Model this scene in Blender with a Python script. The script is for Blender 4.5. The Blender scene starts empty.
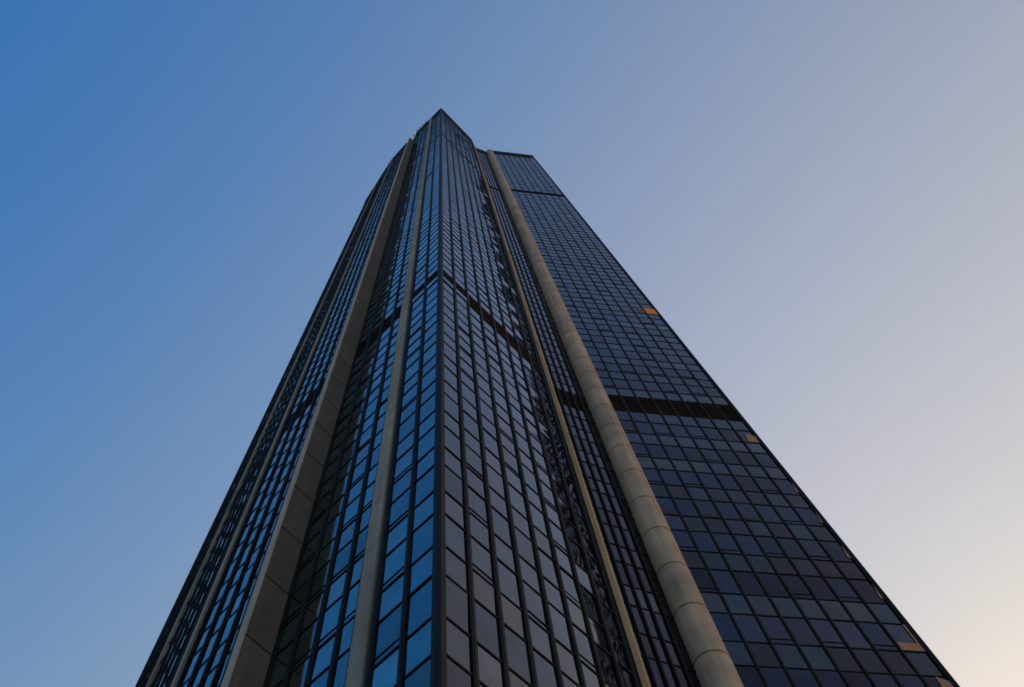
import bpy, bmesh, math, random
from mathutils import Matrix, Vector
random.seed(7)
S = bpy.context.scene
COL = S.collection
EYE = 1.6
def V2(x, y): return Vector((x, y))

# ------------------------------------------------------------------ materials
def new_mat(name):
    m = bpy.data.materials.new(name); m.use_nodes = True
    nt = m.node_tree
    return m, nt, nt.nodes['Principled BSDF']

def concrete(name, c, rough=0.85, streak=0.25, scale=0.6):
    m, nt, b = new_mat(name)
    N, L = nt.nodes, nt.links
    tc = N.new('ShaderNodeTexCoord')
    mp = N.new('ShaderNodeMapping'); mp.inputs['Scale'].default_value = (3.0, 3.0, 0.12)
    L.new(tc.outputs['Object'], mp.inputs['Vector'])
    n1 = N.new('ShaderNodeTexNoise'); n1.inputs['Scale'].default_value = 1.3; n1.inputs['Detail'].default_value = 6
    L.new(mp.outputs[0], n1.inputs['Vector'])
    n2 = N.new('ShaderNodeTexNoise'); n2.inputs['Scale'].default_value = scale; n2.inputs['Detail'].default_value = 8
    L.new(tc.outputs['Object'], n2.inputs['Vector'])
    n3 = N.new('ShaderNodeTexNoise'); n3.inputs['Scale'].default_value = 22; n3.inputs['Detail'].default_value = 5
    L.new(tc.outputs['Object'], n3.inputs['Vector'])
    a = N.new('ShaderNodeMath'); a.operation = 'ADD'
    L.new(n1.outputs['Fac'], a.inputs[0]); L.new(n2.outputs['Fac'], a.inputs[1])
    h = N.new('ShaderNodeMath'); h.operation = 'MULTIPLY'; h.inputs[1].default_value = 0.5
    L.new(a.outputs[0], h.inputs[0])
    r = N.new('ShaderNodeValToRGB')
    r.color_ramp.elements[0].position = 0.32; r.color_ramp.elements[1].position = 0.68
    lo = [x * (1 - streak) for x in c]; hi = [min(1, x * (1 + streak * 0.6)) for x in c]
    r.color_ramp.elements[0].color = (*lo, 1); r.color_ramp.elements[1].color = (*hi, 1)
    L.new(h.outputs[0], r.inputs[0]); 
    # faint per-panel tone (each precast panel is its own island)
    g = N.new('ShaderNodeNewGeometry')
    mr = N.new('ShaderNodeMapRange'); mr.inputs[3].default_value = 0.9; mr.inputs[4].default_value = 1.08
    L.new(g.outputs['Random Per Island'], mr.inputs[0])
    mx = N.new('ShaderNodeMix'); mx.data_type = 'RGBA'; mx.blend_type = 'MULTIPLY'; mx.inputs[0].default_value = 1
    L.new(r.outputs[0], mx.inputs[6]); L.new(mr.outputs[0], mx.inputs[7])
    L.new(mx.outputs[2], b.inputs['Base Color'])
    b.inputs['Roughness'].default_value = rough
    bp = N.new('ShaderNodeBump'); bp.inputs['Strength'].default_value = 0.25; bp.inputs['Distance'].default_value = 0.02
    L.new(n3.outputs['Fac'], bp.inputs['Height']); L.new(bp.outputs[0], b.inputs['Normal'])
    return m

def metal(name, c, rough=0.45, metallic=0.6):
    m, nt, b = new_mat(name)
    N, L = nt.nodes, nt.links
    tc = N.new('ShaderNodeTexCoord')
    n = N.new('ShaderNodeTexNoise'); n.inputs['Scale'].default_value = 0.9; n.inputs['Detail'].default_value = 6
    L.new(tc.outputs['Object'], n.inputs['Vector'])
    r = N.new('ShaderNodeValToRGB'); r.color_ramp.elements[0].position = 0.3; r.color_ramp.elements[1].position = 0.7
    r.color_ramp.elements[0].color = (*[x * 0.7 for x in c], 1); r.color_ramp.elements[1].color = (*[x * 1.3 for x in c], 1)
    L.new(n.outputs['Fac'], r.inputs[0]); L.new(r.outputs[0], b.inputs['Base Color'])
    b.inputs['Roughness'].default_value = rough; b.inputs['Metallic'].default_value = metallic; b.inputs['Specular IOR Level'].default_value = 0.2
    return m

def glass(name, dark, light, rough=0.05, edge=(0.8, 0.85, 0.95), var=0.25, wave=0.02):
    """Coated curtain wall glass: mirror-like, tinted; 'dark' for vision panes, 'light' for spandrel panes."""
    m, nt, b = new_mat(name)
    N, L = nt.nodes, nt.links
    at = N.new('ShaderNodeAttribute'); at.attribute_name = 'pane'       # r = random, g = 1 on spandrel panes
    sp = N.new('ShaderNodeSeparateColor'); L.new(at.outputs['Color'], sp.inputs[0])
    mx = N.new('ShaderNodeMix'); mx.data_type = 'RGBA'
    mx.inputs[6].default_value = (*dark, 1); mx.inputs[7].default_value = (*light, 1)
    L.new(sp.outputs[1], mx.inputs[0])
    mr = N.new('ShaderNodeMapRange'); mr.inputs[3].default_value = 1 - var; mr.inputs[4].default_value = 1 + var
    L.new(sp.outputs[0], mr.inputs[0])
    m2 = N.new('ShaderNodeMix'); m2.data_type = 'RGBA'; m2.blend_type = 'MULTIPLY'; m2.inputs[0].default_value = 1
    # panes from different batches: a touch more purple or more blue, lighter or darker
    bt = N.new('ShaderNodeValToRGB'); e = bt.color_ramp.elements
    e[0].color = (1.12 * (1 - var), 0.93 * (1 - var), 0.95 * (1 - var), 1); e[1].color = (1.0 + var, 1.04 + var, 1.08 + var, 1)
    k = e.new(0.5); k.color = (0.88, 1.0, 1.10, 1)
    k = e.new(0.75); k.color = (1.16, 1.0, 0.95, 1)
    L.new(sp.outputs[0], bt.inputs[0])
    L.new(bt.outputs[0], m2.inputs[7])
    tg = N.new('ShaderNodeTexCoord'); ng = N.new('ShaderNodeTexNoise'); ng.inputs['Scale'].default_value = 1.1; ng.inputs['Detail'].default_value = 6
    L.new(tg.outputs['Object'], ng.inputs['Vector'])
    rg = N.new('ShaderNodeMapRange'); rg.inputs[1].default_value = 0.3; rg.inputs[2].default_value = 0.7; rg.inputs[3].default_value = 0.86; rg.inputs[4].default_value = 1.12
    L.new(ng.outputs['Fac'], rg.inputs[0])
    m3 = N.new('ShaderNodeMix'); m3.data_type = 'RGBA'; m3.blend_type = 'MULTIPLY'; m3.inputs[0].default_value = 1
    L.new(mx.outputs[2], m3.inputs[6]); L.new(rg.outputs[0], m3.inputs[7]); L.new(m3.outputs[2], m2.inputs[6])
    # grime: broad uneven film
    tc = N.new('ShaderNodeTexCoord')
    n = N.new('ShaderNodeTexNoise'); n.inputs['Scale'].default_value = 0.5; n.inputs['Detail'].default_value = 5
    L.new(tc.outputs['Object'], n.inputs['Vector'])
    r2 = N.new('ShaderNodeMapRange'); r2.inputs[1].default_value = 0.3; r2.inputs[2].default_value = 0.7
    r2.inputs[3].default_value = rough * 0.5; r2.inputs[4].default_value = rough * 2.2
    L.new(n.outputs['Fac'], r2.inputs[0]); L.new(r2.outputs[0], b.inputs['Roughness'])
    L.new(m2.outputs[2], b.inputs['Base Color'])
    b.inputs['Metallic'].default_value = 1.0
    b.inputs['Specular Tint'].default_value = (*edge, 1)
    # slight pillowing of the panes
    n4 = N.new('ShaderNodeTexNoise'); n4.inputs['Scale'].default_value = 0.55; n4.inputs['Detail'].default_value = 1
    L.new(tc.outputs['Object'], n4.inputs['Vector'])
    bp = N.new('ShaderNodeBump'); bp.inputs['Strength'].default_value = 0.35; bp.inputs['Distance'].default_value = wave
    L.new(n4.outputs['Fac'], bp.inputs['Height']); L.new(bp.outputs[0], b.inputs['Normal'])
    return m

def plain(name, c, rough=0.7, emit=0.0):
    m, nt, b = new_mat(name)
    N, L = nt.nodes, nt.links
    tc = N.new('ShaderNodeTexCoord')
    n = N.new('ShaderNodeTexNoise'); n.inputs['Scale'].default_value = 3; n.inputs['Detail'].default_value = 4
    L.new(tc.outputs['Object'], n.inputs['Vector'])
    r = N.new('ShaderNodeValToRGB')
    r.color_ramp.elements[0].color = (*[x * 0.8 for x in c], 1); r.color_ramp.elements[1].color = (*[min(1, x * 1.15) for x in c], 1)
    L.new(n.outputs['Fac'], r.inputs[0]); L.new(r.outputs[0], b.inputs['Base Color'])
    b.inputs['Roughness'].default_value = rough
    if emit:
        L.new(r.outputs[0], b.inputs['Emission Color']); b.inputs['Emission Strength'].default_value = emit
    return m

M_CONC = concrete('beige_concrete', (0.46, 0.355, 0.275), 0.85, 0.38)
M_PIER = concrete('grey_concrete', (0.14, 0.117, 0.105))
M_RIB = concrete('grey_stone', (0.33, 0.265, 0.21), 0.85, 0.33)
M_TAN = concrete('tan_stone', (0.56, 0.385, 0.23))
M_DARK = metal('dark_bronze_metal', (0.012, 0.009, 0.009), 0.6, 0.0)
M_BAR = metal('black_glazing_bar', (0.010, 0.008, 0.008), 0.6, 0.0)
M_BELT = metal('brown_louvre_metal', (0.062, 0.050, 0.040), 0.7, 0.0)
M_TOP = metal('navy_parapet_metal', (0.010, 0.010, 0.013), 0.9, 0.0)
M_GL_BLUE = glass('blue_sky_glass', (0.215, 0.295, 0.235), (0.28, 0.355, 0.28), 0.04, (0.75, 0.9, 1.0))  # same glass on every facade; the sky reflected here is put into the tint
M_GL_GREY = glass('grey_sky_glass', (0.080, 0.080, 0.078), (0.105, 0.096, 0.085), 0.03, (0.8, 0.85, 0.95), 0.2, 0.045)  # same glass, its greyer sky reflection put into the tint
M_GL_NAVY = glass('navy_sky_glass', (0.060, 0.060, 0.083), (0.090, 0.091, 0.098), 0.05, (0.9, 0.85, 0.85), 0.42)  # same glass, its darker sky reflection put into the tint
M_ORANGE = plain('orange_glow', (0.50, 0.155, 0.01), 0.7, 0.16)  # orange glow on the pane, put into colour and emission
M_ORANGE_DIM = plain('dull_orange_glow', (0.20, 0.09, 0.05), 0.7, 0.0)  # weaker edge of the orange glow, painted in
M_PEACH = plain('peach_reflection', (0.44, 0.225, 0.14), 0.8, 0.0)  # sunset light reflected in the panes, put into the colour
M_ROOF = concrete('roof_gravel', (0.2, 0.2, 0.19), 0.95, 0.3, 2.0)
M_WHITE = plain('white_mast_paint', (0.75, 0.75, 0.74), 0.5)
M_STEEL = metal('galvanised_steel', (0.25, 0.26, 0.27), 0.5, 0.7)

# ------------------------------------------------------------------ mesh helper
class MB:
    def __init__(s): s.v = []; s.f = []; s.c = []
    def face(s, pts, col=(0.5, 0, 0)):
        i = len(s.v); s.v += [tuple(p) for p in pts]; s.f.append(tuple(range(i, i + len(pts)))); s.c.append(col)
    def prism(s, ring, z0, z1, col=(0.5, 0, 0)):
        """closed solid: ring of 2D points counter-clockwise, z0..z1 (z1 may be a list of heights)"""
        n = len(ring); i = len(s.v)
        s.v += [(p[0], p[1], z0) for p in ring] + [(p[0], p[1], z1) for p in ring]
        s.f.append(tuple(i + k for k in reversed(range(n)))); s.f.append(tuple(i + n + k for k in range(n)))
        for k in range(n):
            q = (k + 1) % n; s.f.append((i + k, i + q, i + n + q, i + n + k))
        s.c += [col] * (n + 2)
    def build(s, name, mat, parent=None, smooth=False, pane=False):
        me = bpy.data.meshes.new(name); me.from_pydata(s.v, [], s.f); me.materials.append(mat)
        if pane:
            a = me.color_attributes.new('pane', 'FLOAT_COLOR', 'CORNER')
            k = 0
            for p, c in zip(me.polygons, s.c):
                for _ in p.loop_indices:
                    a.data[k].color = (*c, 1); k += 1
        bm = bmesh.new(); bm.from_mesh(me); bmesh.ops.recalc_face_normals(bm, faces=bm.faces); bm.to_mesh(me); bm.free()
        if smooth:
            for p in me.polygons: p.use_smooth = True
            me.set_sharp_from_angle(angle=math.radians(40))
        o = bpy.data.objects.new(name, me); COL.objects.link(o)
        if parent: o.parent = parent
        return o

def empty(name, loc=(0, 0, 0)):
    o = bpy.data.objects.new(name, None); COL.objects.link(o); o.location = loc
    return o

tower = empty('office_tower')
tower['label'] = 'very tall dark glass office tower with concrete piers and dark louvred belts against clear sky'
tower['category'] = 'skyscraper'

# ------------------------------------------------------------------ camera model
F_PX, RX = 900.0, 1024
ROWS = ((0.9736720528229474, 0.22795335828091573, 0.0),
        (0.21552403771525339, -0.9205818848972392, -0.32569676443888745),
        (-0.07424367123507271, 0.3171218372290034, -0.945474281846968))
def to_px(p):
    q = Vector((p[0], p[1], p[2] - EYE)); c = [sum(ROWS[i][k] * q[i] for i in range(3)) for k in range(3)]
    if c[2] >= -0.01: return None
    return (512 + F_PX * c[0] / -c[2], 343.5 - F_PX * c[1] / -c[2])

# ------------------------------------------------------------------ storeys
TALL, SHORT = 1.92, 1.52
FL = TALL + SHORT
ROOF = 202.7 + EYE
BELT_LO = (54.2 + EYE, 57.05 + EYE)
BELT_HI = (146.3 + EYE, 148.8 + EYE)
TOPBAND = 198.0 + EYE
rows = []                                   # (z0, z1, is_spandrel)
z = BELT_LO[0]
while z > 2.5:
    rows.append((z - SHORT, z, 1)); z -= SHORT
    rows.append((z - TALL, z, 0)); z -= TALL
GROUND_ROW = z
z = BELT_LO[1]; n = 26; u = (BELT_HI[0] - BELT_LO[1]) / n / FL
for k in range(n):
    rows.append((z, z + SHORT * u, 1)); rows.append((z + SHORT * u, z + FL * u, 0)); z += FL * u
z = BELT_HI[1]; n = 14; u = (TOPBAND - BELT_HI[1]) / (n + TALL / FL) / FL
for k in range(n):
    rows.append((z, z + TALL * u, 0)); rows.append((z + TALL * u, z + FL * u, 1)); z += FL * u
rows.append((z, TOPBAND, 0))

rowtone = {(r[0], r[2]): random.uniform(0.12, 0.88) for r in rows}       # glass batches run along a storey

# ------------------------------------------------------------------ curtain wall sections
windows = []        # (area in the photo, MB, material key, is_spandrel)
MATS = {'bar': M_BAR, 'blue': M_GL_BLUE, 'grey': M_GL_GREY, 'navy': M_GL_NAVY}
def section(A, B, cuts, mat, mw=0.18, md=0.12, skip=(), vents=(), end_mullions=(True, True), dark_rows=None, tilt=0.25, bias={}, strip=(), visible=True, barh=0.06):
    """glazed wall from plan point A to B; cuts = mullion positions along it in metres"""
    d = (B - A); Ln = d.length; d = d / Ln; nrm = V2(d.y, -d.x)
    P = lambda t, o: A + d * t + nrm * o
    def box(mb, t0, t1, o0, o1, z0, z1): mb.prism([P(t0, o0), P(t0, o1), P(t1, o1), P(t1, o0)][::-1], z0, z1)
    edges = [0.0] + list(cuts) + [Ln]
    # mullions
    for i, t in enumerate(edges):
        if (i == 0 and not end_mullions[0]) or (i == len(edges) - 1 and not end_mullions[1]): continue
        w = mw
        mb = MB()
        box(mb, t - w / 2, t + w / 2, -0.06, md, 0.3, TOPBAND)
        # slim outer cap with a shadow groove
        box(mb, t - w * 0.22, t + w * 0.22, md, md + 0.02, 0.3, TOPBAND)
        mb.build('mullion', M_DARK, tower)
    bars = MB()
    for z0, z1, s in rows:
        for i in range(len(edges) - 1):
            if i in skip: continue
            t0, t1 = edges[i] + mw / 2 - 0.01, edges[i + 1] - mw / 2 + 0.01
            if t1 - t0 < 0.1: continue
            # pane, set with a hair of tilt like real glazing
            a = math.radians(random.gauss(0, tilt * (3.2 if bias.get(i) else 1)) + bias.get(i, 0)); e = math.radians(random.gauss(0, tilt))
            hw, hh = (t1 - t0) / 2, (z1 - z0) / 2
            off = [[-0.012 + math.tan(a) * sx * hw + math.tan(e) * sz * hh for sz in (-1, 1)] for sx in (-1, 1)]
            r = min(0.999, max(0.0, rowtone[(z0, s)] + random.uniform(-0.3, 0.3))); col = (r, float(s), 0)
            mb = MB(); pts = []
            for back in (0, 1):
                for ix, tt in enumerate((t0, t1)):
                    for iz, zz in enumerate((z0, z1)):
                        q = P(tt, off[ix][iz] - 0.02 * back); pts.append((q.x, q.y, zz))
            mb.v = pts
            mb.f = [(0, 1, 3, 2), (4, 6, 7, 5), (0, 2, 6, 4), (1, 5, 7, 3), (0, 4, 5, 1), (2, 3, 7, 6)]
            mb.c = [col] * 6
            area = 0
            if visible:
                c = [to_px(pts[k]) for k in (0, 2, 3, 1)]
                if all(c) and all(-5 < x[0] < 1029 and -5 < x[1] < 692 for x in c):
                    area = abs(sum(c[k][0] * c[(k + 1) % 4][1] - c[(k + 1) % 4][0] * c[k][1] for k in range(4))) / 2
            windows.append((area, mb, mat, s))
            # transom under the pane
            bars = MB()
            box(bars, t0, t1, -0.05, 0.022, z0 - barh / 2, z0 + barh / 2)
            windows.append((area, bars, 'bar', 2))
            if not s and (i in vents) and random.random() < 0.62:      # hopper light low in the pane
                bars = MB(); box(bars, t0, t1, -0.045, 0.016, z0 + 0.30, z0 + 0.33)
                windows.append((area * 0.5, bars, 'bar', 2))
    # belts and parapet
    for (z0, z1), m in ((BELT_LO, M_BELT), (BELT_HI, M_BELT)):
        mb = MB()
        box(mb, 0, Ln, -0.2, -0.09, z0, z1)
        zz = z0 + 0.08
        while zz < z1 - 0.1:
            q = [P(0.05, -0.089), P(Ln - 0.05, -0.089), P(Ln - 0.05, 0.016), P(0.05, 0.016)]
            b0 = [(q[0].x, q[0].y, zz + 0.10), (q[1].x, q[1].y, zz + 0.10), (q[2].x, q[2].y, zz), (q[3].x, q[3].y, zz)]
            i0 = len(mb.v); mb.v += b0 + [(x, y, w + 0.03) for x, y, w in b0]
            mb.f += [(i0, i0 + 3, i0 + 2, i0 + 1), (i0 + 4, i0 + 5, i0 + 6, i0 + 7), (i0 + 3, i0 + 7, i0 + 6, i0 + 2), (i0, i0 + 1, i0 + 5, i0 + 4), (i0, i0 + 4, i0 + 7, i0 + 3), (i0 + 1, i0 + 2, i0 + 6, i0 + 5)]
            mb.c += [(0.5, 0, 0)] * 6
            zz += 0.235
        mb.build('louvre_band', m, tower)
    for i in strip:                                   # narrow glazed strip inside the lower belt
        mb = MB(); box(mb, edges[i] + mw / 2, edges[i + 1] - mw / 2, -0.02, 0.028, BELT_LO[0] + 0.4, BELT_LO[0] + 1.05)
        mb.c = [(random.random(), 1, 0)] * len(mb.f); windows.append((60, mb, mat, 1))
    mb = MB()
    box(mb, 0, Ln, -0.3, 0.05, TOPBAND, ROOF - 0.45)
    box(mb, 0, Ln, -0.3, 0.16, ROOF - 0.45, ROOF)
    for t in edges[1:-1]: box(mb, t - 0.05, t + 0.05, 0.05, 0.12, TOPBAND, ROOF - 0.45)
    mb.build('parapet', M_TOP, tower)
    mb = MB(); box(mb, 0, Ln, -0.12, 0.0, 0.3, GROUND_ROW - 0.04); mb.build('base_cladding', M_DARK, tower)
    return P

# plan points (camera at the origin, +y towards the tower)
C = V2(-3.39, 13.43); E_ = V2(1.46, 21.34); R_ = V2(1.80, 23.20); K = V2(4.15, 24.82)
L0 = V2(5.25, 24.74); F_ = V2(13.97, 27.84); T = V2(-9.96, 17.37)
P1 = V2(-10.55, 16.30); P2 = V2(-12.45, 18.86); Q = V2(-16.73, 21.83); W = V2(-24.3, 28.9)
W2 = V2(-29.2, 35.2); W3 = V2(-31.4, 42.5); W4 = V2(-28.5, 49.0); W5 = V2(-16.0, 53.5); W6 = V2(4.0, 50.5); W7 = V2(12.5, 42.0); W8 = V2(15.4, 35.0)

# near blue-reflecting wall, laid out from T (left) to C (right)
LT = (C - T).length
cutsL = [LT - t for t in (6.5, 5.34, 4.22)] + [LT - 3.40, LT - 2.56, LT - 1.31]
section(T, C, cutsL, 'blue', skip=(4,), vents=(0, 1, 2, 3, 5), strip=(5, 6), end_mullions=(True, False), mw=0.18, md=0.055)
# near grey wall
cutsN = (1.25, 2.43, 3.62, 4.83, 5.99, 7.12, 8.24)
section(C, E_, cutsN, 'grey', vents=(1, 3, 5), strip=(0, 1), end_mullions=(False, True), mw=0.18, md=0.055, tilt=0.3, bias={6: -1.0, 7: -2.0})
# notch side wall
section(E_, R_, (0.95,), 'navy', mw=0.14, md=0.06, visible=False)
# recessed bay
section(R_, K, (0.55, 1.10, 1.66, 2.22), 'navy', mw=0.10, md=0.09)
# far wing
cutsF = [0.35 + t for t in (0.93, 2.05, 3.18, 4.32, 5.42, 6.55, 7.70)]
PF = section(L0, F_, cutsF, 'navy', vents=(0, 2, 4, 6), mw=0.13, md=0.035, end_mullions=(False, True), tilt=0.2, barh=0.05)
# curved left facade
def az_hit(A, B, az):       # where the ray x = az*y from the eye crosses A-B
    d = B - A; t = (az * A.y - A.x) / (d.x - az * d.y); return t * d.length
secs = [(Q, P2), (W, Q)]
for A, B in ((Q, P2), (W, Q), (W2, W), (W3, W2)):
    Ln = (B - A).length; cuts = []
    s = Ln - (0.78 if B is P2 else 1.17)
    while s > 0.7: cuts.append(s); s -= 1.17
    section(A, B, sorted(cuts), 'blue', mw=0.17 if B is P2 else 0.12, md=0.08 if B is P2 else 0.045, visible=True, end_mullions=(True, B is P2))
# far side of the building (same wall system, simply glazed)
for A, B in ((W4, W3), (W5, W4), (W6, W5), (W7, W6), (W8, W7), (F_, W8)):
    Ln = (B - A).length
    k = max(2, int(Ln / 2.4))
    section(A, B, [Ln * i / k for i in range(1, k)], 'navy', mw=0.2, md=0.12, visible=False, end_mullions=(True, False))

# windows: the 100 largest of each kind are parts of their own, the rest one part
for flag, nm in ((0, 'window'), (1, 'spandrel_panel'), (2, 'glazing_bar')):
    lst = sorted([w for w in windows if w[3] == flag], key=lambda w: -w[0])
    for a, mb, mat, _ in lst[:100]:
        mb.build(nm, MATS[mat], tower, pane=True)
    groups = {}
    for a, mb, mat, _ in lst[100:]:
        g = groups.setdefault(mat, []); g.append(mb)
    big = MB(); me_mats = list(groups)
    slots = []
    for mi, mat in enumerate(me_mats):
        for mb in groups[mat]:
            i = len(big.v); big.v += mb.v; big.f += [tuple(i + k for k in f) for f in mb.f]; big.c += mb.c
            slots += [mi] * len(mb.f)
    o = big.build(nm, MATS[me_mats[0]], tower, pane=True)
    for mat in me_mats[1:]: o.data.materials.append(MATS[mat])
    for p, sl in zip(o.data.polygons, slots): p.material_index = sl
    o['kind'] = 'stuff'

# ------------------------------------------------------------------ corner post, core, roof
d1 = (E_ - C).normalized(); d2 = (T - C).normalized()
n1 = V2(d1.y, -d1.x); n2 = V2(-d2.y, d2.x)
mb = MB()
for a, b, o0, o1 in ((0.0, 0.17, -0.1, 0.10), ):
    mb.prism([C + d1 * b + n1 * o0, C + d1 * b + n1 * o1, C + n1 * o1 + n2 * 0.02, C + n1 * 0.02 + n2 * o1, C + d2 * b + n2 * o1, C + d2 * b + n2 * o0], 0.3, TOPBAND)
mb.build('corner_post', M_DARK, tower)
mb = MB()
bis = (n1 + n2).normalized(); tan_ = V2(-bis.y, bis.x)
o = C + bis * 0.10
mb.prism([o + tan_ * 0.035, o - tan_ * 0.035, o - tan_ * 0.035 + bis * 0.06, o + tan_ * 0.035 + bis * 0.06], 0.3, TOPBAND)
mb.build('corner_cap', M_DARK, tower)

outline = [T, C, E_, R_, K, L0, F_, W8, W7, W6, W5, W4, W3, W2, W, Q, P2, ]
def inset(pts, dd):
    cen = V2(sum(p.x for p in pts) / len(pts), sum(p.y for p in pts) / len(pts)); out = []
    n = len(pts)
    for i in range(n):
        a, b, c = pts[i - 1], pts[i], pts[(i + 1) % n]
        e1 = (b - a).normalized(); e2 = (c - b).normalized()
        m1 = V2(-e1.y, e1.x); m2 = V2(-e2.y, e2.x)      # inward for counter-clockwise outlines
        m = (m1 + m2); m = m.normalized() if m.length > 1e-3 else m1
        out.append(b + m * dd / max(0.5, m.dot(m1)))
    return out
core = inset(outline, 0.28)
mb = MB(); mb.prism(core, 0.0, ROOF - 1.2); mb.build('wall', M_BELT, tower)
mb = MB(); mb.prism(inset(outline, 0.31), ROOF - 1.15, ROOF - 0.9); mb.build('roof', M_ROOF, tower)
mb = MB(); mb.prism([V2(-14, 32), V2(2, 32), V2(2, 44), V2(-14, 44)], ROOF - 0.9, ROOF + 3.0); mb.build('plant_room', M_BELT, tower)

# ------------------------------------------------------------------ concrete members (precast lifts with open joints)
def lifts(name, ring, mat, j0, dj, top, gap=0.05, inner=0.04, smooth=False):
    mb = MB()
    zs = [0.0]
    z = j0
    while z - dj > 0.5: z -= dj
    while z < top - 1: zs.append(z); z += dj
    zs.append(top)
    for a, b in zip(zs, zs[1:]):
        mb.prism(ring, a + (gap / 2 if a > 0 else 0), b - (gap / 2 if b < top else 0))
    o = mb.build(name, mat, tower, smooth=smooth)
    cen = V2(sum(p.x for p in ring) / len(ring), sum(p.y for p in ring) / len(ring))
    rin = [p + (cen - p).normalized() * inner for p in ring]
    mb = MB(); mb.prism(rin, 0.0, top - 0.1)
    mb.build('joint_backing', M_BELT, o)
    return o

cc, cr = V2(4.80, 25.06), 0.80
circ = [cc + V2(math.cos(a), math.sin(a)) * cr for a in [2 * math.pi * k / 56 for k in range(56)]]
lifts('round_column', circ, M_CONC, 28.98 + EYE, 3.17, ROOF + 0.35, gap=0.11, inner=0.08, smooth=True)
pier_ring = [T + V2(0.0, 0.0), V2(-9.9, 18.6), V2(-12.0, 20.2), P2 + V2(0, 0), P1]
pier_ring = [P1, T + V2(0.01, 0.02), V2(-10.2, 18.4), V2(-12.0, 19.9), P2]
lifts('concrete_pier', pier_ring, M_PIER, 25.22 + EYE, 3.44, ROOF - 17.0, gap=0.10, inner=0.07)
mb = MB(); dP = (P2 - P1).normalized(); nP = V2(-dP.y, dP.x)
mb.prism([P1 + nP * 0.004, P1 + nP * 0.05, P2 + nP * 0.05 - dP * 0.1, P2 + nP * 0.004 - dP * 0.1][::-1], 0.2, ROOF - 17.3); mb.build('pier_lit_flank', M_CONC, tower)  # added pale slab: sky light on the pier's left side put into colour

def rib(A, B, t0, t1, prot, mat, j0=30.0, label=None, top=ROOF + 0.15):
    d = (B - A).normalized(); nn = V2(d.y, -d.x)
    ring = [A + d * t0 - nn * 0.1, A + d * t0 + nn * prot, A + d * t1 + nn * prot, A + d * t1 - nn * 0.1]
    lifts('concrete_rib', ring[::-1], mat, j0, 13.8, top, gap=0.03, inner=0.02)
rib(T, C, LT - 3.36, LT - 2.72, 0.12, M_RIB, 28.0)
# tan rib at the mouth of the notch
d = (K - R_).normalized(); nn = V2(d.y, -d.x)
ring = [R_ + V2(-0.03, -0.02), R_ + V2(-0.09, -0.50), R_ + V2(0.16, -0.52), R_ + V2(0.28, 0.12)]
lifts('concrete_rib', ring, M_TAN, 29.0, 6.9, ROOF + 0.1, gap=0.03, inner=0.02)
# two ribs on the curved facade
for az in (-0.757, -0.8125):
    A, B = (Q, P2) if az > Q.x / Q.y else (W, Q)
    t = az_hit(A, B, az); rib(A, B, t - 0.20, t + 0.10, 0.13, M_RIB, 31.0)

# ------------------------------------------------------------------ painted reflections and glow, open lights in the far wing
dF = (F_ - L0).normalized(); nF = V2(dF.y, -dF.x)
edF = [0.0] + cutsF + [(F_ - L0).length]
def row_at(h, s):
    z = h + EYE
    return min([r for r in rows if r[2] == s], key=lambda r: abs((r[0] + r[1]) / 2 - z))
def patch(name, poly, mat, proud=0.024):  # thin panel for painted glow, reflections and open vents
    """poly: (t, z) outline on the far wing"""
    mb = MB(); i = 0; n = len(poly)
    for o in (proud, proud - 0.012):
        for t, zz in poly:
            q = L0 + dF * t + nF * o; mb.v.append((q.x, q.y, zz))
    mb.f = [tuple(range(n)), tuple(range(2 * n - 1, n - 1, -1))] + [(k, (k + 1) % n, n + (k + 1) % n, n + k) for k in range(n)]
    mb.c = [(0.5, 0, 0)] * len(mb.f)
    return mb.build(name, mat, tower)
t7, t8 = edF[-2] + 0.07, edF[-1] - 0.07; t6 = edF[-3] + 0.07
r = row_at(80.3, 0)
o = patch('glow_patch', [(t7, r[0] + 0.06), (t8, r[0] + 0.06), (t8, r[1] - 0.06), (t7, r[1] - 0.06)], M_ORANGE); o['label'] = 'painted orange glow'
o = patch('glow_patch', [(t7 - 0.75, r[0] + 0.06), (t7 - 0.17, r[0] + 0.06), (t7 - 0.17, r[1] - 0.06), (t7 - 0.75, r[1] - 0.06)], M_ORANGE_DIM)
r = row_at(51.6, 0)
o = patch('glow_patch', [(t7 + 0.3, r[0] + 0.1), (t8, r[0] + 0.1), (t8, r[1] - 0.9), (t7 + 0.5, r[1] - 0.5)], M_PEACH); o['label'] = 'painted peach reflection'
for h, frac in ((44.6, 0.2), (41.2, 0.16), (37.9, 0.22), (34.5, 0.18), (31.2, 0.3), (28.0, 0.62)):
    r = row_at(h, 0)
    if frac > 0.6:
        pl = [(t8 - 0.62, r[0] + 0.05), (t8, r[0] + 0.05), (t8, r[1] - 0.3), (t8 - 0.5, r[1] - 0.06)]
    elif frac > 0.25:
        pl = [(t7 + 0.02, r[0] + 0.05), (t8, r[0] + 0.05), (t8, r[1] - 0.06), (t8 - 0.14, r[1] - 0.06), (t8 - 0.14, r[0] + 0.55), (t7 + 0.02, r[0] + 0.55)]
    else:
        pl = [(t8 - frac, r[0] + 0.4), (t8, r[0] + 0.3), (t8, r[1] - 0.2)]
    o = patch('glow_patch', pl, M_PEACH); o['label'] = 'painted peach reflection'
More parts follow.
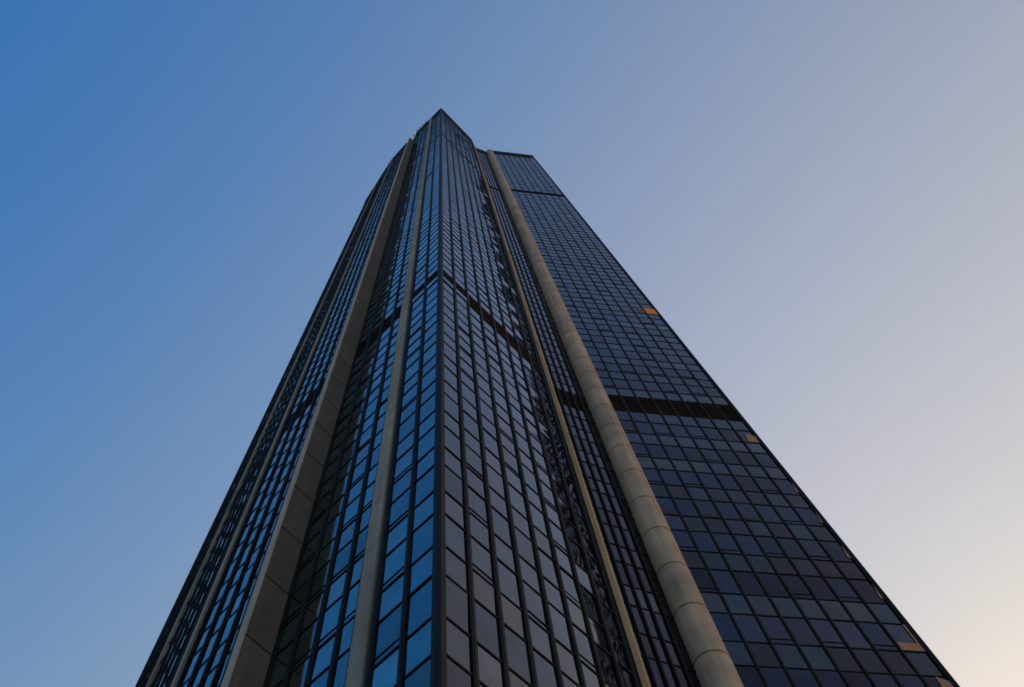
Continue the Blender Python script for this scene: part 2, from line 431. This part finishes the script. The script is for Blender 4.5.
for px in ((712.6, 516.8), (754.8, 519.0), (650, 514)):
    best = None
    for i in range(len(edF) - 1):
        for rr in rows:
            if rr[2]: continue
            q = L0 + dF * ((edF[i] + edF[i + 1]) / 2); p = to_px((q.x, q.y, rr[0] + 0.12))
            if p:
                e = (p[0] - px[0]) ** 2 + (p[1] - px[1]) ** 2
                if best is None or e < best[0]: best = (e, i, rr)
    if best and best[0] < 900:
        _, i, rr = best
        o = patch('open_vent', [(edF[i] + 0.1, rr[0] + 0.05), (edF[i + 1] - 0.1, rr[0] + 0.05), (edF[i + 1] - 0.1, rr[0] + 0.32), (edF[i] + 0.1, rr[0] + 0.32)], M_BELT, 0.03)

# half-height dark panels seen in two places of the blue wall near the top
dT = (C - T).normalized(); nT = V2(dT.y, -dT.x)
for tt0, tt1, zz in ((LT - 2.5, LT - 1.4, 109.0 + EYE), (LT - 4.2, LT - 3.4, 122.0 + EYE)):
    mb = MB(); ring = [T + dT * tt0, T + dT * tt1, T + dT * tt1 + nT * 0.03, T + dT * tt0 + nT * 0.03]
    mb.prism(ring[::-1], zz, zz + 1.5); mb.build('louvre_panel', M_BELT, tower)

# ------------------------------------------------------------------ roof antennas
def mast(p, h, mat, label, n_arm):
    o = empty('antenna', (p.x, p.y, ROOF - 0.45)); o['category'] = 'antenna'; o['label'] = label
    mb = MB(); a = [V2(math.cos(k * math.pi / 4), math.sin(k * math.pi / 4)) for k in range(8)]
    mb.prism([v * 0.3 for v in a], 0, 0.12)
    mb.prism([v * 0.16 for v in a], 0.12, h * 0.6); mb.prism([v * 0.09 for v in a], h * 0.6, h)
    mb.build('pole', mat, o)
    for k in range(n_arm):
        zz = 0.9 + k * 0.9; m2 = MB(); s = 1 if k % 2 else -1
        m2.prism([V2(0.05 * s, -0.04), V2(0.6 * s, -0.04), V2(0.6 * s, 0.04), V2(0.05 * s, 0.04)], zz, zz + 0.07)
        m2.prism([V2(0.6 * s, -0.12), V2(0.8 * s, -0.12), V2(0.8 * s, 0.12), V2(0.6 * s, 0.12)], zz - 0.35, zz + 0.5)
        m2.build('aerial_panel', mat, o)
inw = lambda t, dd: T + dT * t - nT * dd
mast(inw(1.1, 0.0), 11.0, M_STEEL, 'short grey antenna on the roof edge, nearest the concrete pier', 1)
mast(inw(2.9, 0.0), 12.5, M_STEEL, 'grey antenna with two panels on the roof edge beside the grey rib', 2)
mast(T + V2(-0.5, 0.3), 11.0, M_WHITE, 'slim white antenna rising beside the top of the concrete pier', 0)

# ------------------------------------------------------------------ ground
mb = MB(); mb.face([(-3000, -3000, 0), (3000, -3000, 0), (3000, 3000, 0), (-3000, 3000, 0)])
g = mb.build('ground', concrete('pale_city_ground', (0.30, 0.26, 0.21), 0.9, 0.3, 0.02)); g['kind'] = 'structure'
mb = MB(); mb.prism([V2(-45, -12), V2(30, -12), V2(30, 70), V2(-45, 70)], -0.2, 0.12)
g = mb.build('pavement', concrete('paving', (0.22, 0.21, 0.2), 0.9, 0.2, 0.4)); g['kind'] = 'structure'

# ------------------------------------------------------------------ light
SUN_AZ, SUN_EL = 30.0, 30.0
w = bpy.data.worlds.new('World'); S.world = w; w.use_nodes = True
nt = w.node_tree; N, L = nt.nodes, nt.links
sky = N.new('ShaderNodeTexSky'); sky.sky_type = 'NISHITA'; sky.sun_disc = False
sky.sun_elevation = math.radians(SUN_EL); sky.sun_rotation = math.radians(SUN_AZ)
sky.air_density = 4.0; sky.dust_density = 0.3; sky.ozone_density = 6.0
# haze: the air is warmer and denser towards the sun, clearer and bluer away from it
AX = math.radians(45)
KC = [(-2.06, 1.675, -1.668), (-2.172, 0.466, -0.254), (-1.938, -0.342, 0.203)]
tc = N.new('ShaderNodeTexCoord')
dot = N.new('ShaderNodeVectorMath'); dot.operation = 'DOT_PRODUCT'
dot.inputs[1].default_value = (math.sin(AX) * 0.985, math.cos(AX) * 0.985, -0.174)
nz = N.new('ShaderNodeVectorMath'); nz.operation = 'NORMALIZE'
L.new(tc.outputs['Generated'], nz.inputs[0]); L.new(nz.outputs[0], dot.inputs[0])
STR = 0.12; BASE = 0.15
mr = N.new('ShaderNodeMapRange'); mr.inputs[1].default_value = -0.6; mr.inputs[2].default_value = 0.75
L.new(dot.outputs['Value'], mr.inputs[0])
cr_ = N.new('ShaderNodeValToRGB'); el = cr_.color_ramp.elements
el[0].position = 0.0; el[1].position = 1.0
for k in range(1, 8): el.new(k / 8)
for e in el:
    uu = -0.6 + 1.35 * e.position
    e.color = (*[math.exp(a + b * uu + q * uu * uu) / BASE for a, b, q in KC], 1)
L.new(mr.outputs[0], cr_.inputs[0])
mul = N.new('ShaderNodeMix'); mul.data_type = 'RGBA'; mul.blend_type = 'MULTIPLY'; mul.inputs[0].default_value = 1
L.new(sky.outputs[0], mul.inputs[6]); L.new(cr_.outputs[0], mul.inputs[7])
bg = N['Background']; L.new(mul.outputs[2], bg.inputs[0]); bg.inputs[1].default_value = STR

sun = bpy.data.lights.new('sun', 'SUN'); sun.energy = 4.0; sun.angle = math.radians(0.5); sun.color = (1.0, 0.86, 0.7)
so = bpy.data.objects.new('sun', sun); COL.objects.link(so)
sd = Vector((math.sin(math.radians(SUN_AZ)) * math.cos(math.radians(SUN_EL)), math.cos(math.radians(SUN_AZ)) * math.cos(math.radians(SUN_EL)), math.sin(math.radians(SUN_EL))))
so.rotation_euler = sd.to_track_quat('Z', 'Y').to_euler(); so.location = (0, 0, 300)

# ------------------------------------------------------------------ camera
cd = bpy.data.cameras.new('camera'); cam = bpy.data.objects.new('camera', cd); COL.objects.link(cam)
cd.sensor_fit = 'HORIZONTAL'; cd.sensor_width = 36.0; cd.lens = F_PX / RX * 36.0
cd.clip_start = 0.1; cd.clip_end = 6000
m = Matrix(ROWS).to_4x4(); m.translation = Vector((0, 0, EYE)); cam.matrix_world = m
S.camera = cam
vs = S.view_settings; vs.view_transform = 'Standard'; vs.look = 'None'; vs.gamma = 1; vs.use_curve_mapping = False
S.display_settings.display_device = 'sRGB'
vs.exposure = math.log2(BASE / STR)
S.cycles.filter_width = 1.7 if hasattr(S.cycles, 'filter_width') else 1.5
S.cycles.max_bounces = 6; S.cycles.glossy_bounces = 4
